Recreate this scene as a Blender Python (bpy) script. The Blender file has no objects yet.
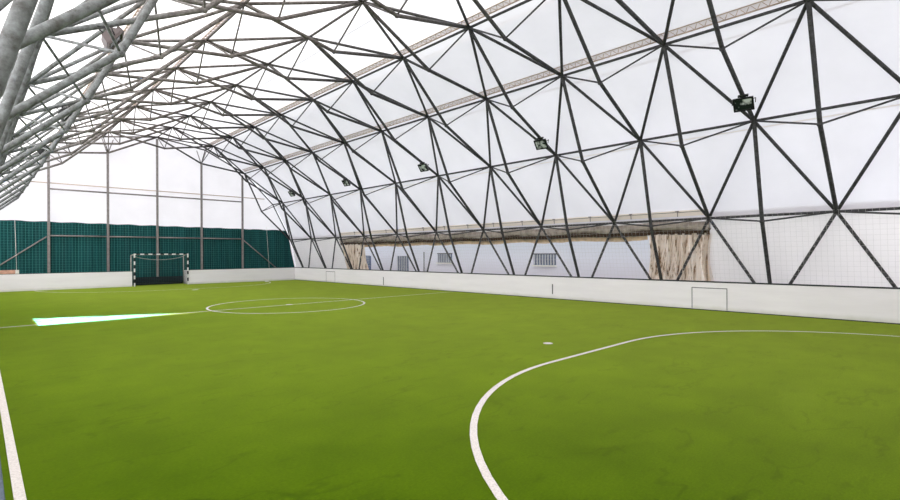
import bpy, bmesh, math, random
from mathutils import Vector, Matrix, noise
random.seed(7)
S = 1.9                                   # metres per unit of the survey (one unit = the camera's height)
scene = bpy.context.scene
COL = scene.collection
def V(x, y, z): return Vector((x*S, y*S, z*S))

# ------------------------------------------------------------------ survey of the hall
BAY, Y0 = 1.85733, 1.4122
def YJ(j): return Y0 + BAY*j
RIDGE = 4.684
_half = {1: (9.679, 1.633), 2: (8.920, 3.088), 3: (7.760, 4.249), 4: (6.285, 4.980), 5: (RIDGE, 5.220)}
_offh = {1: (9.345, 1.516), 2: (8.450, 2.774), 3: (7.466, 3.820), 4: (6.150, 4.455), 5: (RIDGE, 4.668)}
ROW, OFF = {}, {}
for i in range(1, 10):
    ROW[i] = _half[i] if i <= 5 else (2*RIDGE-_half[10-i][0], _half[10-i][1])
    OFF[i] = _offh[i] if i <= 5 else (2*RIDGE-_offh[10-i][0], _offh[10-i][1])
ROW[0] = (10.0, 0.0); ROW[10] = (2*RIDGE-10.0, 0.0)
JMIN, JMAX = -1, 10
def row_js(i):
    if i % 2: return [float(j) for j in range(JMIN, JMAX+1)]
    return [float(JMIN)] + [j+.5 for j in range(JMIN, JMAX)] + [float(JMAX)]
XB, YB = 9.20, 18.60                        # faces of the right and the far rebound boards
XL = -.40
YEND = YJ(JMAX)                            # plane of the far arch

# ------------------------------------------------------------------ helpers
def obj(name, bm, mat, parent=None, smooth=False, bevel=0):
    me = bpy.data.meshes.new(name)
    if bm.faces: bmesh.ops.recalc_face_normals(bm, faces=bm.faces[:])
    bm.to_mesh(me); bm.free()
    for m in (mat if isinstance(mat, (list, tuple)) else [mat]): me.materials.append(m)
    if smooth:
        for p in me.polygons: p.use_smooth = True
    o = bpy.data.objects.new(name, me); COL.objects.link(o)
    if parent: o.parent = parent
    if bevel:
        b = o.modifiers.new('bevel', 'BEVEL'); b.width = bevel; b.segments = 2; b.limit_method = 'ANGLE'
    return o
def tag(o, label, cat, group=None):
    o['label'] = label; o['category'] = cat
    if group: o['group'] = group
    return o
def thing(name, label, cat, loc=(0, 0, 0), group=None):
    o = bpy.data.objects.new(name, None); COL.objects.link(o); o.location = loc; o.empty_display_size = .2
    return tag(o, label, cat, group)
def struct(name, bm, mat, smooth=False):
    o = obj(name, bm, mat, None, smooth); o['kind'] = 'structure'; return o
def quad(bm, a, b, c, d, mi=0):
    f = bm.faces.new([bm.verts.new(p) for p in (a, b, c, d)]); f.material_index = mi; return f
def poly(bm, pts, mi=0):
    f = bm.faces.new([bm.verts.new(p) for p in pts]); f.material_index = mi; return f
def box(bm, lo, hi, mi=0, M=None):
    x0, y0, z0 = lo; x1, y1, z1 = hi
    vs = [bm.verts.new(M @ Vector(p) if M else p) for p in
          ((x0,y0,z0),(x1,y0,z0),(x1,y1,z0),(x0,y1,z0),(x0,y0,z1),(x1,y0,z1),(x1,y1,z1),(x0,y1,z1))]
    for f in ((3,2,1,0),(4,5,6,7),(0,1,5,4),(1,2,6,5),(2,3,7,6),(3,0,4,7)):
        bm.faces.new([vs[k] for k in f]).material_index = mi
def sbox(bm, lo, hi, mi=0):                # corners in survey units
    box(bm, tuple(V(*lo)), tuple(V(*hi)), mi)
def frame_of(d):
    d = d.normalized(); u = Vector((0, 0, 1)) if abs(d.z) < .9 else Vector((1, 0, 0))
    x = u.cross(d).normalized(); y = d.cross(x); return x, y, d
def tube(bm, a, b, r, n=10, r2=None, mi=0):
    x, y, d = frame_of(b-a); r2 = r if r2 is None else r2
    A = [bm.verts.new(a+(x*math.cos(t)+y*math.sin(t))*r) for t in [2*math.pi*k/n for k in range(n)]]
    B = [bm.verts.new(b+(x*math.cos(t)+y*math.sin(t))*r2) for t in [2*math.pi*k/n for k in range(n)]]
    for k in range(n):
        f = bm.faces.new((A[k], A[(k+1) % n], B[(k+1) % n], B[k])); f.material_index = mi; f.smooth = True
    bm.faces.new(A[::-1]).material_index = mi; bm.faces.new(B).material_index = mi
def pipe(bm, pts, r, n=6):
    for a, b in zip(pts[:-1], pts[1:]): tube(bm, a, b, r, n)

# ------------------------------------------------------------------ materials
def lin(c): return tuple((v/12.92 if v <= .04045 else ((v+.055)/1.055)**2.4) for v in [x/255 for x in c]) + (1,)
class N:
    def __init__(s, name):
        s.m = bpy.data.materials.new(name); s.m.use_nodes = True; s.t = s.m.node_tree; s.t.nodes.clear()
        s.out = s.t.nodes.new('ShaderNodeOutputMaterial')
    def n(s, kind, **kw):
        nd = s.t.nodes.new('ShaderNode'+kind)
        for k, v in kw.items():
            if k in nd.inputs: nd.inputs[k].default_value = v
            else: setattr(nd, k, v)
        return nd
    def l(s, a, b): s.t.links.new(a, b)
    def pos(s): return s.n('NewGeometry').outputs['Position']
    def mapped(s, scale):
        mp = s.n('Mapping'); mp.inputs['Scale'].default_value = scale; s.l(s.pos(), mp.inputs['Vector']); return mp.outputs['Vector']
    def noise(s, scale, detail=4, rough=.55, vec=None):
        nz = s.n('TexNoise', Scale=scale, Detail=detail, Roughness=rough); s.l(vec or s.pos(), nz.inputs['Vector']); return nz.outputs['Fac']
    def ramp(s, fac, stops):
        r = s.n('ValToRGB'); e = r.color_ramp.elements
        while len(e) < len(stops): e.new(.5)
        for q, (p, c) in zip(e, stops): q.position = p; q.color = c
        s.l(fac, r.inputs['Fac']); return r.outputs['Color']
    def math(s, op, a, b=None, clamp=False):
        m = s.n('Math', operation=op, use_clamp=clamp)
        for k, v in enumerate((a, b)):
            if v is None: continue
            if isinstance(v, (int, float)): m.inputs[k].default_value = v
            else: s.l(v, m.inputs[k])
        return m.outputs[0]
    def bump(s, h, strength=.3, dist=.02):
        b = s.n('Bump', Strength=strength, Distance=dist); s.l(h, b.inputs['Height']); return b.outputs['Normal']
    def pbr(s, color, rough=.6, metal=0., normal=None, spec=.4):
        p = s.n('BsdfPrincipled'); p.inputs['Roughness'].default_value = rough; p.inputs['Metallic'].default_value = metal
        p.inputs['Specular IOR Level'].default_value = spec
        if isinstance(color, tuple): p.inputs['Base Color'].default_value = color
        else: s.l(color, p.inputs['Base Color'])
        if normal is not None: s.l(normal, p.inputs['Normal'])
        return p.outputs['BSDF']
    def done(s, sh): s.l(sh, s.out.inputs['Surface']); return s.m
def simple(name, c, rough=.6, metal=0., var=.12, scale=6, spec=.4):
    k = N(name); c = lin(c); f = k.noise(scale)
    col = k.ramp(f, [(.3, tuple(v*(1-var) for v in c[:3])+(1,)), (.7, tuple(min(1, v*(1+var)) for v in c[:3])+(1,))])
    return k.done(k.pbr(col, rough, metal, spec=spec))
def fabric(name, refl, trans, bump=.25, scale=1.2, streak=None):
    k = N(name)
    nz = k.noise(scale, 5); nz2 = k.noise(14, 3)
    h = k.math('ADD', nz, k.math('MULTIPLY', nz2, .15))
    nm = k.bump(h, bump, .25)
    var = k.ramp(k.noise(.55, 4), [(.3, (.93, .93, .93, 1)), (.7, (1, 1, 1, 1))])
    def tint(c):
        mx = k.n('MixRGB', blend_type='MULTIPLY'); mx.inputs['Fac'].default_value = 1
        mx.inputs['Color1'].default_value = c; k.l(var, mx.inputs['Color2']); return mx.outputs['Color']
    d = k.n('BsdfDiffuse'); k.l(tint(refl), d.inputs['Color']); k.l(nm, d.inputs['Normal'])
    t = k.n('BsdfTranslucent'); k.l(tint(trans), t.inputs['Color'])
    a = k.n('AddShader'); k.l(d.outputs[0], a.inputs[0]); k.l(t.outputs[0], a.inputs[1])
    return k.done(a.outputs[0])

def turf_mat():
    k = N('artificial_turf')
    big = k.noise(.16, 3); mid = k.noise(1.3, 5, .6)
    fib = k.noise(1, 6, .75, k.mapped((30, 55, 10)))
    scuff = k.noise(1, 8, .72, k.mapped((1.5, 4.5, 1)))
    v = k.math('ADD', k.math('MULTIPLY', big, .22), k.math('ADD', k.math('MULTIPLY', mid, .22), k.math('MULTIPLY', fib, .56)))
    col = k.ramp(v, [(.38, (.023, .060, .0008, 1)), (.50, (.050, .106, .0015, 1)), (.62, (.088, .158, .003, 1))])
    dark = k.ramp(scuff, [(.30, (.48, .58, .55, 1)), (.45, (.97, .97, .97, 1))])
    mx = k.n('MixRGB', blend_type='MULTIPLY'); mx.inputs['Fac'].default_value = 1
    ridge = k.math('ABSOLUTE', k.math('SUBTRACT', k.noise(1, 3, .5, k.mapped((.75, 1.5, 1))), .5))
    patch = k.noise(.8, 3)
    worn = k.ramp(k.math('ADD', ridge, k.math('MULTIPLY', k.math('GREATER_THAN', .53, patch), .2)), [(.0, (.58, .66, .6, 1)), (.018, (1, 1, 1, 1))])
    m2 = k.n('MixRGB', blend_type='MULTIPLY'); m2.inputs['Fac'].default_value = 1
    k.l(dark, m2.inputs['Color1']); k.l(worn, m2.inputs['Color2'])
    k.l(col, mx.inputs['Color1']); k.l(m2.outputs['Color'], mx.inputs['Color2'])
    sh = k.pbr(mx.outputs['Color'], .85, normal=k.bump(fib, .5, .03), spec=.0)
    pile = k.n('BsdfSheen', distribution='ASHIKHMIN'); pile.inputs['Color'].default_value = (.20, .225, .042, 1); pile.inputs['Roughness'].default_value = .30
    a = k.n('AddShader'); k.l(sh, a.inputs[0]); k.l(pile.outputs[0], a.inputs[1])
    return k.done(a.outputs[0])
def line_mat():
    k = N('white_turf_line'); f = k.noise(60, 3)
    c = k.ramp(f, [(.3, (.50, .465, .44, 1)), (.6, (.68, .64, .61, 1))])
    return k.done(k.pbr(c, .8, spec=.15))
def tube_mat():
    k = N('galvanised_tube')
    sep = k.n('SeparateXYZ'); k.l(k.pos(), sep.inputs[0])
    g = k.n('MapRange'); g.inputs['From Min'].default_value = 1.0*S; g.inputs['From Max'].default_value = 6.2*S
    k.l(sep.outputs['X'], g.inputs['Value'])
    base = k.ramp(g.outputs['Result'], [(0, (.165, .175, .172, 1)), (.12, (.185, .172, .160, 1)), (.45, (.165, .142, .127, 1)), (1, (.060, .059, .062, 1))])  # base tone along X; backlit shade of the right-hand tubes is in the colour
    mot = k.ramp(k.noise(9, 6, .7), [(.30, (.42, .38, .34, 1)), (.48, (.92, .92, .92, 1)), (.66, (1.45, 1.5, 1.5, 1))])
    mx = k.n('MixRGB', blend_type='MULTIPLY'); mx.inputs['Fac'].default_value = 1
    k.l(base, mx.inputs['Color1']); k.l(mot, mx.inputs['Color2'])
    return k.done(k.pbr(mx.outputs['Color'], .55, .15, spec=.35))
def rebound_mat():
    k = N('white_board')
    st = k.ramp(k.noise(1, 5, .6, k.mapped((.5, .5, 4))), [(.25, (.90, .87, .895, 1)), (.6, (.96, .93, .955, 1))])
    sep = k.n('SeparateXYZ'); k.l(k.pos(), sep.inputs[0])
    dirt = k.ramp(k.math('ADD', sep.outputs['Z'], k.math('MULTIPLY', k.noise(3, 4), .12)), [(.05, (.72, .74, .66, 1)), (.22, (1, 1, 1, 1))])
    mx = k.n('MixRGB', blend_type='MULTIPLY'); mx.inputs['Fac'].default_value = 1
    k.l(st, mx.inputs['Color1']); k.l(dirt, mx.inputs['Color2'])
    return k.done(k.pbr(mx.outputs['Color'], .45, spec=.3))
def teal_mat():
    k = N('dark_green_curtain')
    f = k.noise(1, 5, .6, k.mapped((3.2, 1, .25)))
    c = k.ramp(f, [(.3, (.001, .040, .043, 1)), (.7, (.003, .075, .078, 1))])
    return k.done(k.pbr(c, .7, normal=k.bump(f, .6, .08), spec=.25))
def stained_mat():
    k = N('stained_curtain')
    f = k.noise(1, 6, .65, k.mapped((11, 11, .16)))
    c = k.ramp(f, [(.33, (.10, .055, .03, 1)), (.40, (.36, .25, .16, 1)), (.47, (.84, .73, .62, 1)), (.65, (.95, .88, .80, 1))])
    d = k.n('BsdfDiffuse'); k.l(c, d.inputs['Color'])
    t = k.n('BsdfTranslucent'); k.l(c, t.inputs['Color'])
    m = k.n('MixShader'); m.inputs[0].default_value = .5; k.l(d.outputs[0], m.inputs[1]); k.l(t.outputs[0], m.inputs[2])
    return k.done(m.outputs[0])
def stripe_mat():
    k = N('black_and_white_stripes')
    sep = k.n('SeparateXYZ'); k.l(k.pos(), sep.inputs[0])
    up = k.math('GREATER_THAN', sep.outputs['Z'], 1.02*S)           # the crossbar is striped along X, the posts along Z
    vx = k.math('SUBTRACT', sep.outputs['X'], 3.61*S)
    v = k.math('ADD', k.math('MULTIPLY', vx, up), k.math('MULTIPLY', sep.outputs['Z'], k.math('SUBTRACT', 1.0, up)))
    w = k.math('FRACT', k.math('DIVIDE', v, .44))
    c = k.ramp(k.math('GREATER_THAN', w, .5), [(0, (.80, .80, .78, 1)), (1, (.012, .014, .014, 1))])
    return k.done(k.pbr(c, .4))
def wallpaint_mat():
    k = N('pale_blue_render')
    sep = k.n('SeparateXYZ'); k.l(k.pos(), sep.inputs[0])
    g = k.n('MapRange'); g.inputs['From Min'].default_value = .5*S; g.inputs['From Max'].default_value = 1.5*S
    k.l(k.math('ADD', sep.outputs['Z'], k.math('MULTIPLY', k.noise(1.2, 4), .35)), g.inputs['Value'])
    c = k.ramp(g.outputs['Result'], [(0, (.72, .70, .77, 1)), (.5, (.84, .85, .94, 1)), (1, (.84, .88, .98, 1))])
    return k.done(k.pbr(c, .85, spec=.1))

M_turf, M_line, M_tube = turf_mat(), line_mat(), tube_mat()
M_board, M_teal, M_stain = rebound_mat(), teal_mat(), stained_mat()
M_stripe, M_paint = stripe_mat(), wallpaint_mat()
M_roof = fabric('white_membrane', (.42, .405, .43, 1), (.46, .455, .475, 1))
M_back = fabric('thin_end_membrane', (.35, .335, .355, 1), (.61, .60, .615, 1))
M_front = fabric('thick_end_membrane', (.40, .39, .39, 1), (.22, .215, .21, 1))
M_side = fabric('white_side_fabric', (.47, .455, .455, 1), (.42, .405, .40, 1), .3, 2.0)
M_seam = fabric('membrane_seam', (.42, .40, .38, 1), (.44, .41, .39, 1))
M_lace = simple('beige_lacing', (196, 176, 158), .8)
M_band = fabric('pale_lacing_band', (.44, .415, .40, 1), (.50, .47, .45, 1))
M_opaque = simple('opaque_light_blocker', (222, 220, 218), .85)  # only for the unseen light-blocking panels beside the slit
M_dark = simple('dark_steel', (46, 48, 48), .5, .2)
M_post = simple('grey_post_steel', (140, 134, 132), .5, .2, .2, 8)
M_rail = simple('black_rail', (38, 44, 46), .5)
M_net = simple('pale_net_cord', (205, 203, 200), .8)
M_tnet = simple('teal_net_cord', (60, 138, 134), .8)
M_goalnet = simple('green_net_cord', (52, 84, 76), .8)
M_pole = simple('light_grey_pole', (176, 176, 170), .5)
M_navy = simple('navy_board', (22, 32, 42), .7)
M_mark = simple('grey_marking', (92, 92, 96), .7)
M_outline = simple('faded_grey_marking', (136, 134, 138), .7)
M_roll = simple('rolled_canvas', (168, 156, 148), .85, 0, .35, 5)
M_brown = simple('brown_fringe', (62, 46, 34), .9, 0, .4, 7)
M_tan = simple('tan_canvas', (206, 180, 150), .9, 0, .25, 5)
M_wood = simple('pale_wood', (206, 160, 140), .7, 0, .2, 6)
M_white = simple('white_paint', (228, 226, 220), .6)
M_glass = simple('dark_window_glass', (104, 116, 140), .15, 0, .2, 3)
M_bdoor = simple('blue_grey_door', (86, 100, 134), .6)
M_bars = simple('pale_window_bars', (196, 198, 204), .5)
M_gravel = simple('grey_paving', (150, 150, 150), .9, 0, .2, 3)
M_edge = simple('blue_grey_rubber', (86, 98, 112), .8, 0, .2, 12)
M_lamp = simple('black_lamp_housing', (16, 20, 18), .4, .1)
M_lampgrey = simple('grey_lamp_housing', (98, 88, 86), .5, .1)
def lens_mat():
    k = N('lamp_glass'); c = k.ramp(k.noise(5, 2), [(.46, (.015, .022, .02, 1)), (.66, (.60, .66, .62, 1))])  # pale blotches in the colour stand in for glints on dark glass
    return k.done(k.pbr(c, .12, 0, spec=.35))
M_lens = lens_mat()

# ------------------------------------------------------------------ floor with its painted lines
bm = bmesh.new()
nx, ny = 26, 44
x0, x1, y0, y1 = .083, 10.1, -.42, 20.2
gv = [[bm.verts.new(V(x0+(x1-x0)*a/nx, y0+(y1-y0)*b/ny, 0)) for b in range(ny+1)] for a in range(nx+1)]
for a in range(nx):
    for b in range(ny): bm.faces.new((gv[a][b], gv[a+1][b], gv[a+1][b+1], gv[a][b+1]))
LZ = .002
def ribbon(pts, w, closed=False):
    P = [Vector(p) for p in pts]; L, R = [], []
    n = len(P)
    for k in range(n):
        a = P[(k-1) % n] if closed or k else P[k]; b = P[(k+1) % n] if closed or k < n-1 else P[k]
        d = (b-a).normalized(); nrm = Vector((-d.y, d.x))
        for side, lst in ((1, L), (-1, R)):
            q = P[k]+nrm*side*w/2; lst.append(bm.verts.new(V(q.x, q.y, LZ)))
    for k in range(n if closed else n-1):
        f = bm.faces.new((L[k], R[k], R[(k+1) % n], L[(k+1) % n])); f.material_index = 1
W = .038
ribbon([(.127, -.3), (.127, YB-.03)], .038)                                          # left touch line
ribbon([(.15, 9.33), (4.5, 9.385), (XB-.04, 9.44)], W)        # halfway line
ribbon([(4.535+1.485*math.cos(t), 9.41+1.475*math.sin(t)) for t in [2*math.pi*k/72 for k in range(72)]], W, True)
PR = 2.62; PXL, PXR = 3.83, 5.32
def arc(gy, sg):
    p = [(PXL-PR*math.cos(t), gy+sg*PR*math.sin(t)) for t in [math.pi/2*k/24 for k in range(25)]]
    q = [(PXR+PR*math.cos(t), gy+sg*PR*math.sin(t)) for t in [math.pi/2*k/24 for k in range(24, -1, -1)]]
    return p+q
ribbon(arc(.035, 1), .042)
ribbon(arc(YB-.02, -1), W)
def disc(cx, cy, r):
    f = bm.faces.new([bm.verts.new(V(cx+r*math.cos(t), cy+r*math.sin(t), LZ+.001)) for t in [2*math.pi*k/16 for k in range(16)]]); f.material_index = 1
disc(4.592, 3.232, .055); disc(4.53, 9.40, .07); disc(4.565, 15.42, .09)
floor = struct('floor', bm, [M_turf, M_line])
bm = bmesh.new(); sbox(bm, (-.70, -.42, -.03), (.083, 20.25, -.004)); struct('trim_1', bm, M_edge)
bm = bmesh.new(); quad(bm, V(-60, -60, -.04), V(70, -60, -.04), V(70, 80, -.04), V(-60, 80, -.04)); struct('ground', bm, M_gravel)

# ------------------------------------------------------------------ membrane shell
def outward(i):
    a = Vector(ROW[max(i-1, 0)]); b = Vector(ROW[min(i+1, 10)]); d = (b-a).normalized()
    n = Vector((d.y, -d.x)); return n if n.dot(Vector(ROW[i])-Vector((RIDGE, 1.0))) > 0 else -n
OUT = .09
SKIN = {i: Vector(ROW[i])+outward(i)*OUT for i in range(1, 10)}
SKIN[0] = Vector((10.12, -.02)); SKIN[10] = Vector((2*RIDGE-10.12, -.02))
YN, YF = YJ(JMIN)-.12, YEND+.14
bm = bmesh.new()
def shell(i0, i1, ya, yb, ny, bm, sub=4):
    prof = []
    for i in range(i0, i1):
        for k in range(sub):
            t = k/sub; p = SKIN[i].lerp(SKIN[i+1], t)
            sag = 4*t*(1-t)*.025; d = (SKIN[i+1]-SKIN[i]).normalized(); prof.append(p+Vector((d.y, -d.x))*sag)
    prof.append(SKIN[i1].copy())
    g = [[bm.verts.new(V(p.x, ya+(yb-ya)*b/ny, p.y)) for b in range(ny+1)] for p in prof]
    for a in range(len(prof)-1):
        for b in range(ny): bm.faces.new((g[a][b], g[a][b+1], g[a+1][b+1], g[a+1][b]))
shell(1, 9, YN, YF, 44, bm)
ceiling = struct('ceiling', bm, M_roof, True)
def end_wall(name, y, zlow):
    bm = bmesh.new()
    pts = [SKIN[i] for i in range(0, 11)]
    poly(bm, [V(p.x, y, p.y) for p in pts]); bmesh.ops.triangulate(bm, faces=bm.faces[:])
    return struct(name, bm, M_back if name == 'wall_back' else M_front)
end_wall('wall_back', YF, 0); end_wall('wall_front', YN, 0)
def at_wall(z, side=1, inset=0.):
    t = z/1.685; x = SKIN[0].x+(SKIN[1].x-SKIN[0].x)*t-inset
    return x if side > 0 else 2*RIDGE-x
def side_panel(name, spans, side, mat, ztop=1.76):
    bm = bmesh.new()
    for (a, b, a2, b2) in spans:               # y-range at the bottom and at the top
        n = max(2, int(abs(b-a)*5)); m = 6; rows = []
        for r in range(m+1):
            z = -.02+(ztop+.02)*r/m; t = r/m; line = []
            for k in range(n+1):
                u = k/n; y = (a+(a2-a)*t)*(1-u)+(b+(b2-b)*t)*u
                wob = .012*math.sin(y*9.0+z)*(1-t*.6)
                line.append(bm.verts.new(V(at_wall(z, side)+wob, y, z)))
            rows.append(line)
        for r in range(m):
            for k in range(n): bm.faces.new((rows[r][k], rows[r][k+1], rows[r+1][k+1], rows[r+1][k]))
    return struct(name, bm, mat, True)
OP0, OP1 = 3.28, 16.05
side_panel('wall_right', [(YN, OP0+.16, YN, OP0+.10), (OP1-.25, YF, OP1-.2, YF)], 1, M_side)
bm = bmesh.new()
quad(bm, V(SKIN[1].x+.01, OP0, SKIN[1].y+.06), V(SKIN[1].x+.01, OP1, SKIN[1].y+.06), V(SKIN[1].x+.06, OP1, 1.46), V(SKIN[1].x+.06, OP0, 1.46)); struct('trim_5', bm, M_side)
# the left curtain has one slit that daylight enters by
side_panel('wall_left', [(YN, 7, YN, 7), (12, YF, 12, YF)], -1, M_side)
side_panel('slit_light_blocker', [(7, 9.255, 7, 8.09), (10.96, 12, 7.86, 12)], -1, M_opaque).name = 'light_blocker'  # unseen opaque wall panels, added to stop lamp light leaking around the slit

# ------------------------------------------------------------------ tubular space frame
frame = thing('roof_frame', 'grey steel tube lattice vault spanning the whole pitch under the white membrane', 'roof frame')
segs = {'chord_tube': [], 'diagonal_tube': [], 'bent_tube': [], 'thin_strut': []}
RAD = {'chord_tube': .042, 'diagonal_tube': .048, 'bent_tube': .058, 'thin_strut': .027}
def nd(i, j): return V(ROW[i][0], YJ(j), ROW[i][1])
def of(i, j): return V(OFF[i][0], YJ(j), OFF[i][1])
nodes = []
for i in range(1, 10):
    js = row_js(i)
    for a, b in zip(js[:-1], js[1:]): segs['chord_tube'].append((nd(i, a), nd(i, b)))
    for j in js: nodes.append(nd(i, j))
for i in range(0, 10):
    ja = row_js(i)
    for j in ja:
        for dj in (-.5, .5):
            if (j % 1 == 0) == bool((i+1) % 2) and j not in (JMIN, JMAX): continue
            if JMIN <= j+dj <= JMAX and ((i % 2) == 1) == (j % 1 == 0) and abs((j+dj) % 1-(0 if (i+1) % 2 else .5)) < .01:
                segs['diagonal_tube'].append((nd(i, j), nd(i+1, j+dj)))
for i in range(1, 10):
    for j in ([x+.5 for x in range(JMIN, JMAX)] if i % 2 else [float(x) for x in range(JMIN, JMAX+1)]):
        o = of(i, j)
        segs['bent_tube'] += [(nd(i+1, j), o), (o, nd(i-1, j))]
        ends = (j-.5, j+.5) if JMIN < j < JMAX else ((j, j+.5) if j == JMIN else (j-.5, j))
        for e in ends: segs['thin_strut'].append((nd(i, e), o))
        nodes.append(o)
for i in range(1, 9, 1):                       # the arches that close the two ends
    for j in (JMIN, JMAX): segs['diagonal_tube'].append((nd(i, j), nd(i+1, j)))
TH, FPX, ROLL, CY = .7630, 495.44, -.00458, 254.03
def pix(p):
    d = p.x*math.sin(TH)+p.y*math.cos(TH)
    if d < .25: return None
    return (450+FPX*(p.x*math.cos(TH)-p.y*math.sin(TH))/d, CY-FPX*(p.z-S)/d, d)
def shown(a, b, r):
    t = 0; last = None
    for k in range(25):
        q = pix(a.lerp(b, k/24))
        if q and last and -5 < q[0] < 905 and -5 < q[1] < 505: t += math.hypot(q[0]-last[0], q[1]-last[1])*r/q[2]
        last = q
    return t
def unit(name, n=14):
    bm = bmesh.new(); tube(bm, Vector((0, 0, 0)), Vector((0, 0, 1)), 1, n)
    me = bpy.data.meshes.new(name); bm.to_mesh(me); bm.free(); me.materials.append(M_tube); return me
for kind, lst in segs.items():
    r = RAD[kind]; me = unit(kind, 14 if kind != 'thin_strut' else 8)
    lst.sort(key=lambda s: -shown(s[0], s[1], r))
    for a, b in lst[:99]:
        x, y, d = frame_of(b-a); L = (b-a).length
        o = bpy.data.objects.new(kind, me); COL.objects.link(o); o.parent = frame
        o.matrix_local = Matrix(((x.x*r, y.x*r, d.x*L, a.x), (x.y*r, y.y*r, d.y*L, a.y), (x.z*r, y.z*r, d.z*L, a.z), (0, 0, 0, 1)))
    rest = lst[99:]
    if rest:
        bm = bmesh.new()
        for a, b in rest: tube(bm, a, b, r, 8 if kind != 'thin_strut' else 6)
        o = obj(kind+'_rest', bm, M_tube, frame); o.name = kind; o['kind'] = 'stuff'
nodes.sort(key=lambda p: -(shown(p, p+Vector((0, 0, .1)), .1)))
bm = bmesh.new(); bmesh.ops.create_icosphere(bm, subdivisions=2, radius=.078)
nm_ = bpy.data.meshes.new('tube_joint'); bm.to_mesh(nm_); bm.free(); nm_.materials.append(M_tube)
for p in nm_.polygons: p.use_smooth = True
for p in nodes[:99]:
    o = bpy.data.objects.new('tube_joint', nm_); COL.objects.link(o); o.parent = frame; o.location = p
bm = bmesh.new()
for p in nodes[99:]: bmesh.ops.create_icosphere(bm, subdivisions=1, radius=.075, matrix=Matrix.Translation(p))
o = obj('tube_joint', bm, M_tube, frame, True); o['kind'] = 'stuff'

# lacing strips sewn to the membrane along four rows, and the membrane's welded seams
def lace(i, tang, name):
    sg = 1 if i < 5 else -1
    n = outward(i); t = Vector((-n.y, n.x))*(1 if i < 5 else -1)      # towards the ridge
    if t.y < 0: t = -t
    def at(s, y, out=.0): p = SKIN[i]+t*s+n*(out-.012); return V(p.x, y, p.y)
    bm = bmesh.new(); r = .016; a, b = YN+.1, YF-.1
    tube(bm, at(tang, a), at(tang, b), .020, 6); tube(bm, at(tang+.11, a), at(tang+.11, b), .020, 6)
    return bm, at, a, b
for i, tg in ((3, .04), (4, .02), (6, .02), (7, .04)):
    side = 'right' if i < 5 else 'left'; lev = 'lower' if i in (3, 7) else 'upper'
    t = thing('membrane_lacing', f'beige rope lacing along the {lev} membrane joint on the {side} half of the vault', 'lacing', (0, 0, 0), 'rope lacings on the membrane')
    bm, at, a, b = lace(i, tg, '')
    obj('edge_rope', bm, M_lace, t)
    bm = bmesh.new(); quad(bm, at(tg, a, .008), at(tg, b, .008), at(tg+.11, b, .008), at(tg+.11, a, .008)); obj('band', bm, M_band, t)
    bm = bmesh.new(); n = 150
    for k in range(n):
        ya, yb = a+(b-a)*k/n, a+(b-a)*(k+.5)/n; yc = a+(b-a)*(k+1)/n
        tube(bm, at(tg, ya), at(tg+.11, yb), .009, 4); tube(bm, at(tg+.11, yb), at(tg, yc), .009, 4)
    obj('zigzag_cord', bm, M_lace, t)
bm = bmesh.new()
for i, s in ((2, -.17), (3, -.27), (4, -.27), (5, .45), (5, -.45), (6, -.27), (7, -.27), (8, -.17)):
    n = outward(i); t = Vector((-n.y, n.x))
    if i != 5 and t.y < 0: t = -t
    p = SKIN[i]+t*s-n*.02; q = SKIN[i]+t*(s+.022)-n*.02
    quad(bm, V(p.x, YN+.1, p.y), V(p.x, YF-.1, p.y), V(q.x, YF-.1, q.y), V(q.x, YN+.1, q.y))
struct('trim_2', bm, M_seam)

# ------------------------------------------------------------------ end wall: posts, rails, green curtain, net
ew = thing('end_wall_frame', 'grey steel posts and rails standing behind the far goal against the end membrane', 'post frame', tuple(V(RIDGE, YEND, 0)))
def E(x, z, y=YEND): return V(x, y, z)-V(RIDGE, YEND, 0)
PX = [1.65, 3.205, RIDGE-.01, 6.15, 7.675]
TOP = [4.17, 4.45, 5.15, 4.45, 4.17]
for x, z in zip(PX, TOP):
    bm = bmesh.new(); box(bm, tuple(E(x, 0)-Vector((.062, .062, 0))), tuple(E(x, z)+Vector((.062, .062, 0)))); obj('post', bm, M_post, ew, False, .012)
for xa, xb in zip(PX[:-1], PX[1:]):
    for z, r in ((3.113, .05), (1.638, .045)):
        bm = bmesh.new(); tube(bm, E(xa, z), E(xb, z), r); obj('rail', bm, M_post, ew)
for (xa, za, xb, zb) in ((1.60, 1.605, .40, .64), (7.70, 1.60, 9.05, .46)):
    bm = bmesh.new(); tube(bm, E(xa, za), E(xb, zb), .038); obj('brace', bm, M_post, ew)
bm = bmesh.new(); tube(bm, E(.95, 3.31, YEND+.08), E(8.6, 3.30, YEND+.08), .03); obj('cable', bm, M_lace, ew)
for x, z in ((3.205, 4.42), (6.15, 4.42)):      # angled stubs fixing the post heads to the arch
    for dx in (-.16, .16):
        bm = bmesh.new(); tube(bm, E(x, z), E(x+dx, z+.50), .03, 8); obj('stub', bm, M_post, ew)
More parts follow.
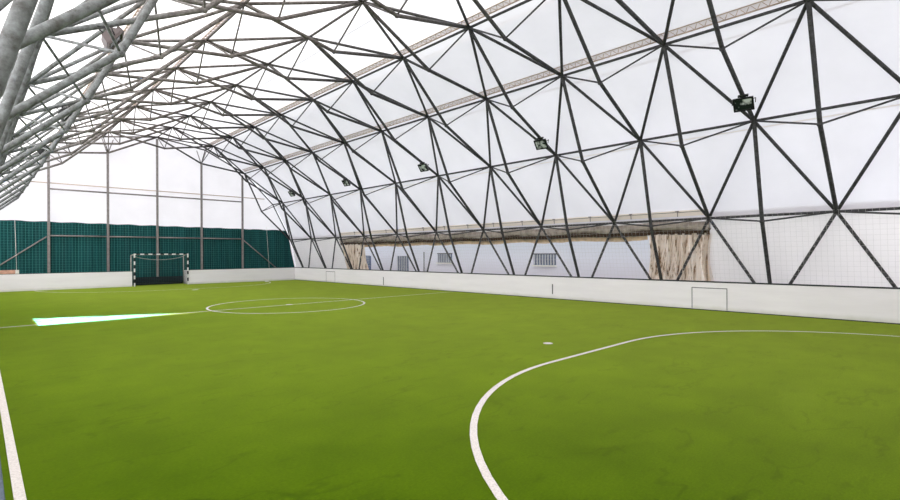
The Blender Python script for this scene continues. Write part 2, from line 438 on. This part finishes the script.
# green curtain clipped to the vault section
def half_at(z): 
    pts = [SKIN[0]]+[SKIN[k] for k in range(1, 6)]
    for p, q in zip(pts[:-1], pts[1:]):
        if p.y <= z <= q.y: return p.x+(q.x-p.x)*(z-p.y)/(q.y-p.y)
    return pts[-1].x
cur = thing('end_curtain', 'dark green netted curtain hung across the far end wall behind the goal', 'curtain', tuple(V(RIDGE, YEND+.07, 0)))
bm = bmesh.new(); nx, nz = 260, 8; g = []
for a in range(nx+1):
    u = -1+2*a/nx; col = []
    for b in range(nz+1):
        z = .0+(2.06-.03*u+.010*math.sin(a*.31))*b/nz; hw = (half_at(z)-RIDGE)-.10; x = RIDGE+u*hw
        y = YEND+.075+.02*math.sin(x*11)+.012*math.sin(x*29+1)
        col.append(bm.verts.new(E(x, z, y)-V(0, .07, 0)))
    g.append(col)
for a in range(nx):
    for b in range(nz): bm.faces.new((g[a][b], g[a+1][b], g[a+1][b+1], g[a][b+1]))
obj('sheet', bm, M_teal, cur, True)
bm = bmesh.new(); cs = .082; w = .0036
x = -.3
while x < 9.6:
    hw = half_at(1.7)-RIDGE-.12
    zt = 2.05
    if abs(x-RIDGE) < half_at(2.06)-RIDGE-.1: quad(bm, *[E(xx, zz, YEND+.03)-V(0, .07, 0) for xx, zz in ((x-w, .1), (x+w, .1), (x+w, zt), (x-w, zt))])
    x += cs
z = .4
while z < 2.06:
    hw = half_at(z)-RIDGE-.12
    quad(bm, *[E(xx, zz, YEND+.03)-V(0, .07, 0) for xx, zz in ((RIDGE-hw, z-w*.6), (RIDGE+hw, z-w*.6), (RIDGE+hw, z+w*.6), (RIDGE-hw, z+w*.6))])
    z += cs
o = obj('net', bm, M_tnet, cur); o['kind'] = 'stuff'
for x, z in ((.885, 2.62), (8.70, 2.15)):
    bm = bmesh.new(); tube(bm, V(x, YEND-.15, .3), V(x-.05, YEND+.0, z), .011, 6)
    tag(obj('hanging_cord', bm, M_white), 'thin white cord hanging in front of the green curtain at its far %s' % ('left' if x < 4 else 'right'), 'cord', 'cords at the end curtain')

# ------------------------------------------------------------------ rebound boards
def board(name_label, pts):
    pass
BH, BT = .486, .03
rb = thing('rebound_board', 'long white rebound board along the right side of the pitch', 'board', tuple(V(XB, 9.3, 0)), 'white rebound boards')
def R(x, y, z): return V(x, y, z)-V(XB, 9.3, 0)
bm = bmesh.new(); box(bm, tuple(R(XB, -.25, 0.012)), tuple(R(XB+BT, YB+BT, BH))); obj('panel', bm, M_board, rb)
bm = bmesh.new(); box(bm, tuple(R(XB-.006, -.25, BH)), tuple(R(XB+BT+.012, YB+BT, BH+.022))); obj('top_rail', bm, M_rail, rb)
bm = bmesh.new(); box(bm, tuple(R(XB-.004, -.25, 0.0)), tuple(R(XB+BT, YB-.0, .014))); obj('bottom_strip', bm, M_dark, rb)
for ya, yb in ((2.823, 3.403), (15.53, 16.15)):
    bm = bmesh.new(); w = .009
    for lo, hi in (((ya, .02), (ya+w*1.4, .395)), ((yb-w*1.4, .02), (yb, .395)), ((ya, .380), (yb, .395))):
        box(bm, tuple(R(XB-.004, lo[0], lo[1])), tuple(R(XB+.002, hi[0], hi[1])))
    o = obj('hatch_outline', bm, M_outline, rb); o['label'] = 'thin grey three-sided outline on the white board'
for y, z0, z1 in ((12.64, .04, .29), (6.35, .105, .325)):
    bm = bmesh.new(); box(bm, tuple(R(XB-.004, y-.012, z0)), tuple(R(XB+.002, y+.012, z1))); obj('slot', bm, M_dark if y > 10 else M_mark, rb)
GX0, GX1 = 3.650, 5.305                      # goal opening
for nm, xa, xb_, lab in (('l', XL+.012, GX0-.03, 'white rebound board closing the far end left of the goal'), ('r', GX1+.03, XB-.012, 'white rebound board closing the far end right of the goal')):
    t = thing('rebound_board', lab, 'board', tuple(V((xa+xb_)/2, YB, 0)), 'white rebound boards')
    off = V((xa+xb_)/2, YB, 0)
    bm = bmesh.new(); box(bm, tuple(V(xa, YB, .0)-off), tuple(V(xb_, YB+BT, BH-.0)-off)); obj('panel', bm, M_board, t)
    bm = bmesh.new(); box(bm, tuple(V(xa, YB-.004, BH)-off), tuple(V(xb_, YB+BT, BH+.012)-off)); obj('top_rail', bm, M_rail, t)
    xe = xb_ if nm == 'l' else xa
    bm = bmesh.new(); box(bm, tuple(V(xe-.012, YB+BT, .0)-off), tuple(V(xe+.012, YB+.62, BH*.98)-off)); obj('return_panel', bm, M_board, t)
t = thing('rebound_board', 'white rebound board along the left side behind the touch line', 'board', tuple(V(XL, 9.3, 0)), 'white rebound boards')
bm = bmesh.new(); box(bm, tuple(V(-BT, -9.5, 0)), tuple(V(0, 9.29, BH))); obj('panel', bm, M_board, t)
bm = bmesh.new(); box(bm, tuple(V(-BT-.006, -9.5, BH)), tuple(V(.006, 9.29, BH+.02))); obj('top_rail', bm, M_rail, t)
bm = bmesh.new(); box(bm, tuple(V(0, 0, 0)), tuple(V(1.35, .055, .105)))
pk = tag(obj('wooden_plank', bm, [M_wood], None, False, .006), 'pale pinkish wooden plank lying on the far board at the left edge', 'plank'); pk.location = V(-.555, YB-.012, BH+.0125)
bm = bmesh.new(); box(bm, tuple(V(1.351, -.001, -.0)), tuple(V(1.43, .056, .106))); o = obj('end_cap', bm, M_white, pk); o['label'] = 'white end of the plank'

# ------------------------------------------------------------------ handball goal
gl = thing('handball_goal', 'black and white striped handball goal with net in the far board opening', 'goal', tuple(V(4.54, YB, 0)))
def G(x, y, z): return V(x, y, z)-V(4.54, YB, 0)
pw = .036; GH = 1.058
for x in (3.685, 5.265):
    bm = bmesh.new(); box(bm, tuple(G(x, YB-.05, 0)-Vector((pw, 0, 0))), tuple(G(x, YB-.05, GH)+Vector((pw, 2*pw, 0)))); obj('goal_post', bm, M_stripe, gl, False, .006)
bm = bmesh.new(); box(bm, tuple(G(3.685, YB-.05, GH-.042)-Vector((-pw, 0, 0))), tuple(G(5.265, YB-.05, GH)+Vector((-pw, 2*pw, 0)))); obj('crossbar', bm, M_stripe, gl, False, .006)
gd = .46
for x in (3.685, 5.265):
    bm = bmesh.new(); pipe(bm, [G(x, YB+gd, 0), G(x, YB+gd, 1.0), G(x, YB, GH-.02)], .032, 8); obj('rear_pole', bm, M_pole, gl)
bm = bmesh.new(); tube(bm, G(3.685, YB+gd, .06), G(5.265, YB+gd, .06), .025, 8); obj('ground_bar', bm, M_dark, gl)
bm = bmesh.new()
def sagz(x, y): return 0
n = 30; w = .0022
for k in range(n+1):
    x = 3.685+1.57*k/n
    sag = .10*math.sin(math.pi*k/n)
    ptsn = [G(x, YB, GH-.03), G(x, YB+gd*.55, GH-.06-sag), G(x, YB+gd*.98, .95-sag*1.6), G(x, YB+gd*.96, .02)]
    for a, b in zip(ptsn[:-1], ptsn[1:]): tube(bm, a, b, .0045, 3)
for k in range(17):
    t = k/17; z = .03+.84*t
    pr = [G(3.685+1.57*q/12, YB+gd*.97, min(z, .95-.16*math.sin(math.pi*q/12))) for q in range(13)]
    pipe(bm, pr, .0045, 3)
for sx in (3.685, 5.265):
    for k in range(8):
        y = YB+gd*k/8; tube(bm, G(sx, y, .02), G(sx, y, 1.02), .0045, 3)
    for k in range(17): tube(bm, G(sx, YB, .03+k*.06), G(sx, YB+gd, .03+k*.055), .0045, 3)
o = obj('net', bm, M_goalnet, gl)
bm = bmesh.new()
pipe(bm, [G(3.685+1.57*q/16, YB+gd*.5, GH-.05-.155*math.sin(math.pi*q/16)**.6) for q in range(17)], .014, 5)
obj('net_cord', bm, M_pole, gl)
bm = bmesh.new(); box(bm, tuple(V(3.67, YB+.64, 0)), tuple(V(5.285, YB+.67, .27)))
tag(obj('kick_board', bm, M_navy), 'low dark navy board at the back of the goal recess', 'board')

# ------------------------------------------------------------------ rolled side curtain, gathered curtains, cable, net on the right
ro = thing('rolled_curtain', 'long grey-brown rolled-up side curtain under the right eave', 'curtain', tuple(V(9.75, OP0, 1.5)))
def sweep(y0, y1, n, prof, ns=(4., .02)):
    bm = bmesh.new(); g = []
    for a in range(n+1):
        y = y0+(y1-y0)*a/n; sag = .015*math.sin(y*3.4)
        ring = []
        for (px, pz) in prof:
            q = noise.noise(Vector((px*8, y*ns[0], pz*8)))*ns[1]
            ring.append(bm.verts.new(V(px+q, y, pz+sag+q*.6)-V(9.75, OP0, 1.5)))
        g.append(ring)
    m = len(prof)
    for a in range(n):
        for k in range(m-1): bm.faces.new((g[a][k], g[a][k+1], g[a+1][k+1], g[a+1][k]))
    return bm
cx, cz = 9.76, 1.515
prof = [(cx+.06*math.cos(t), cz+.085*math.sin(t)) for t in [2*math.pi*k/14 for k in range(15)]]
obj('roll', sweep(OP0, OP1, 260, prof, (5., .022)), M_roll, ro, True)
obj('fringe', sweep(OP0, OP1, 260, [(9.745, 1.45), (9.735, 1.42), (9.74, 1.38), (9.75, 1.345)], (9., .02)), M_brown, ro, True)
obj('lining', sweep(OP0+1.2, 14.6, 260, [(9.80, 1.42), (9.81, 1.35), (9.82, 1.29), (9.815, 1.26)], (5., .03)), M_tan, ro, True)
def gathered(y0, y1, label, flare):
    bm = bmesh.new(); nn, m = 120, 14; g = []
    for a in range(nn+1):
        u = a/nn; col = []
        for b in range(m+1):
            t = b/m; z = .28+1.09*t
            pin = 1-.10*math.sin(math.pi*t)
            yc = (y0+y1)/2; y = yc+((y0+(y1-y0)*u)-yc)*pin+flare*(1-t)*.18*u
            fold = .075*math.sin(u*46+noise.noise(Vector((u*4, t*1.2, 0)))*3.0)+.03*noise.noise(Vector((u*9, t*2.5, 3)))
            col.append(bm.verts.new(V(at_wall(z)-.05+fold, y, z)))
        g.append(col)
    for a in range(nn):
        for b in range(m): bm.faces.new((g[a][b], g[a+1][b], g[a+1][b+1], g[a][b+1]))
    tag(obj('gathered_curtain', bm, M_stain, None, True), label, 'curtain', 'gathered side curtains')
gathered(3.27, 4.47, 'brown-stained white side curtain gathered at the near end of the right opening', 1)
gathered(14.62, 16.04, 'stained beige side curtain gathered at the far end of the right opening', -.2)
cb = thing('eave_cable', 'thin cable on small brackets running above the right eave opening', 'cable', tuple(V(9.66, OP0, 1.8)))
bm = bmesh.new(); o0 = V(9.66, OP0, 1.8); tube(bm, V(9.665, OP0, 1.772)-o0, V(9.665, OP1, 1.772)-o0, .010, 6); obj('cable', bm, M_post, cb)
y = OP0+.55
while y < OP1:
    bm = bmesh.new(); tube(bm, V(9.68, y, 1.69)-o0, V(9.665, y, 1.79)-o0, .014, 6); box(bm, tuple(V(9.64, y-.03, 1.785)-o0), tuple(V(9.69, y+.03, 1.80)-o0)); obj('bracket', bm, M_post, cb)
    y += .93
bm = bmesh.new()
hp = Vector((SKIN[2].x-SKIN[1].x, SKIN[2].y-SKIN[1].y)).normalized()
pA = SKIN[1]+hp*.05-outward(1)*.03; pB = SKIN[1]+hp*.17-outward(1)*.03
quad(bm, V(pA.x, OP0, pA.y), V(pA.x, OP1, pA.y), V(pB.x, OP1, pB.y), V(pB.x, OP0, pB.y)); struct('trim_3', bm, fabric('beige_edge_band', (.5, .46, .41, 1), (.44, .40, .35, 1)))
bm = bmesh.new(); w = .0012; cs = .08
y = -.3
while y < 19.9:
    quad(bm, *[V(at_wall(z, 1, .155), yy, z) for yy, z in ((y-w, .45), (y+w, .45), (y+w, 1.66), (y-w, 1.66))]); y += cs
z = .54
while z < 1.68:
    xx = at_wall(z, 1, .155); quad(bm, V(xx, -.3, z-w), V(xx, 19.9, z-w), V(xx, 19.9, z+w), V(xx, -.3, z+w)); z += cs
o = tag(obj('ball_net', bm, M_net), 'fine pale ball-stop net stretched above the right rebound board', 'net')

# ------------------------------------------------------------------ building outside the right opening
BX = 12.0
bd = thing('outside_building', 'pale blue-white building seen through the open right side', 'building', tuple(V(BX, 9, 0)))
def Bd(x, y, z): return V(x, y, z)-V(BX, 9, 0)
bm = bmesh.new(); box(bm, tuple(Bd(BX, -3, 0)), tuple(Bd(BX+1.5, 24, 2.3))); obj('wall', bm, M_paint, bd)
for (ya, yb, za, zb, kind) in ((8.16, 8.93, .665, .975, 'window'), (12.45, 13.17, .70, 1.005, 'window'), (14.86, 15.545, .0, .935, 'door'), (17.36, 17.85, .0, .935, 'door')):
    bm = bmesh.new(); box(bm, tuple(Bd(BX-.02, ya, za)), tuple(Bd(BX+.05, yb, zb)))
    first = kind == 'door' and ya > 16
    p = obj(kind, bm, M_bdoor if first else M_glass, bd)
    if kind == 'window':
        bm = bmesh.new(); box(bm, tuple(Bd(BX-.07, ya-.03, za-.045)), tuple(Bd(BX, yb+.03, za))); obj('sill', bm, M_white, p)
        bm = bmesh.new(); box(bm, tuple(Bd(BX-.03, ya-.02, zb)), tuple(Bd(BX, yb+.02, zb+.03))); obj('lintel', bm, M_mark, p)
    if not first:
        nb = 8 if kind == 'window' else 6
        for k in range(nb):
            yy = ya+(yb-ya)*(k+.5)/nb
            bm = bmesh.new(); box(bm, tuple(Bd(BX-.05, yy-.018, za+.01)), tuple(Bd(BX-.03, yy+.018, zb))); obj('bar', bm, M_bars, p)
    else:
        bm = bmesh.new(); box(bm, tuple(Bd(BX-.03, ya+.06, .55)), tuple(Bd(BX-.015, yb-.06, .95))); obj('pane', bm, M_glass, p)
bm = bmesh.new(); tube(bm, Bd(BX-.05, 13.89, 0), Bd(BX-.05, 13.89, 1.08), .03, 8); obj('pipe', bm, M_mark, bd)

# ------------------------------------------------------------------ floodlights clamped to the bent tubes
def floodlight(j, side, label, grey=False):
    r2, o3 = Vector(ROW[2]), Vector(OFF[3]); inn = Vector((-.8, -.55))
    p = r2+(o3-r2)*.30; c = p+inn*(.105 if side > 0 else .18)
    px_, cx_ = (p.x, c.x) if side > 0 else (2*RIDGE-p.x, 2*RIDGE-c.x)
    t = thing('floodlight', label, 'floodlight', tuple(V(cx_, YJ(j), c.y)), 'floodlights along the vault')
    aim = Vector((-.80*side, -.10, -.60)).normalized()
    zax = aim; xax = Vector((0, 1, 0)).cross(zax).normalized(); yax = zax.cross(xax)
    t.matrix_world = Matrix(((yax.x, xax.x, zax.x, cx_*S), (yax.y, xax.y, zax.y, YJ(j)*S), (yax.z, xax.z, zax.z, c.y*S), (0, 0, 0, 1))) if False else Matrix.Translation(V(cx_, YJ(j), c.y)) @ zax.to_track_quat('Z', 'Y').to_matrix().to_4x4()
    hw, hh, dp = .26, .20, .10
    bm = bmesh.new()
    A = [(-hw, -hh, .0), (hw, -hh, .0), (hw, hh, .0), (-hw, hh, .0)]; B = [(x*.62, y*.55, -dp*1.7) for x, y, z in A]; C_ = [(x, y, .05) for x, y, z in A]
    rings = [[bm.verts.new(q) for q in r] for r in (B, A, C_)]
    bm.faces.new(rings[0][::-1])
    for ra, rb_ in zip(rings[:-1], rings[1:]):
        for k in range(4): bm.faces.new((ra[k], ra[(k+1) % 4], rb_[(k+1) % 4], rb_[k]))
    ins = [bm.verts.new((x*.82, y*.78, .05)) for x, y, z in A]; dep = [bm.verts.new((x*.80, y*.76, .03)) for x, y, z in A]
    for k in range(4):
        bm.faces.new((rings[2][k], rings[2][(k+1) % 4], ins[(k+1) % 4], ins[k])); bm.faces.new((ins[k], ins[(k+1) % 4], dep[(k+1) % 4], dep[k]))
    obj('housing', bm, M_lampgrey if grey else M_lamp, t, False, .006)
    bm = bmesh.new(); poly(bm, [(x*.81, y*.77, .031) for x, y, z in A]); o = obj('lens', bm, M_lens, t); o['label'] = 'glass front of the lamp'
    bm = bmesh.new()                             # U-shaped bracket back to the tube
    back = t.matrix_world.inverted() @ V(px_, YJ(j), p.y)
    pipe(bm, [Vector((-hw-.03, 0, 0)), Vector((-hw-.03, hh*.4, -.13)), back+Vector((-.05, 0, .02)), back+Vector((.05, 0, .02)), Vector((hw+.03, hh*.4, -.13)), Vector((hw+.03, 0, 0))], .012, 6)
    obj('bracket', bm, M_lamp, t)
    bm = bmesh.new(); box(bm, (-hw*.5, hh, -.10), (hw*.5, hh+.05, -.01)); obj('ballast_box', bm, M_lampgrey if grey else M_lamp, t)
for j, lab in ((.5, 'largest black floodlight, nearest of those on the right side of the vault'), (2.5, 'second nearest black floodlight on the right side of the vault'),
               (4.5, 'third black floodlight along the right side, above the barred door outside'), (6.5, 'fourth black floodlight along the right side of the vault'),
               (8.5, 'smallest black floodlight, on the right side next to the far end wall')):
    floodlight(j, 1, lab)
for j, lab in ((2.5, 'grey-housed floodlight among thick tubes, nearest on the left side'), (4.5, 'middle dark floodlight half hidden behind tubes on the left side'), (6.5, 'farthest dark floodlight tucked among the left side tubes')):
    floodlight(j, -1, lab, j < 3)
# a white scrap lying by the far board
bm = bmesh.new()
for k in range(2): bmesh.ops.create_icosphere(bm, subdivisions=2, radius=.075, matrix=Matrix.Translation((k*.12, k*.03, .045)) @ Matrix.Diagonal((1.2, .8, .55, 1)))
sc_ = tag(obj('paper_scrap', bm, M_white, None, True), 'small white scrap lying on the turf near the far right corner', 'scrap'); sc_.location = V(7.7, 17.85, 0)

# ------------------------------------------------------------------ light
w = bpy.data.worlds.new('sky'); scene.world = w; w.use_nodes = True
bg = w.node_tree.nodes['Background']; bg.inputs['Color'].default_value = (.95, .97, 1.0, 1); bg.inputs['Strength'].default_value = 1.36
sun = bpy.data.lights.new('sun', 'SUN'); sun.energy = 12.5; sun.angle = math.radians(3); sun.color = (1, .97, .93)
so = bpy.data.objects.new('sun', sun); COL.objects.link(so)
so.rotation_euler = Vector((.87, .28, -.42)).to_track_quat('-Z', 'Y').to_euler()
# the shaft of daylight through the slit in the left curtain
sp = bpy.data.lights.new('daylight_shaft', 'SPOT'); sp.energy = 2000000; sp.spot_size = math.radians(7.0); sp.spot_blend = 1.0; sp.shadow_soft_size = .06; sp.color = (.04, .22, 1.0)
spo = bpy.data.objects.new('daylight_shaft', sp); COL.objects.link(spo)
tgt = V(-.58, 9.30, .66); src = tgt-V(.87, .28, -.42)*16
spo.location = src; spo.rotation_euler = (tgt-src).to_track_quat('-Z', 'Y').to_euler()

# ------------------------------------------------------------------ camera
cam = bpy.data.cameras.new('camera'); co = bpy.data.objects.new('camera', cam); COL.objects.link(co)
from mathutils import Euler
co.matrix_world = Matrix.Translation(V(0, 0, 1)) @ Euler((math.pi/2, 0, -TH)).to_matrix().to_4x4() @ Matrix.Rotation(ROLL, 4, 'Z')
cam.sensor_width = 36; cam.lens = 36*FPX/900; cam.shift_y = (CY-250)/900; cam.clip_start = .05; cam.clip_end = 500
scene.camera = co
scene.view_settings.view_transform = 'Standard'; scene.view_settings.exposure = .16
scene.cycles.max_bounces = 10; scene.cycles.diffuse_bounces = 6; scene.cycles.use_denoising = True
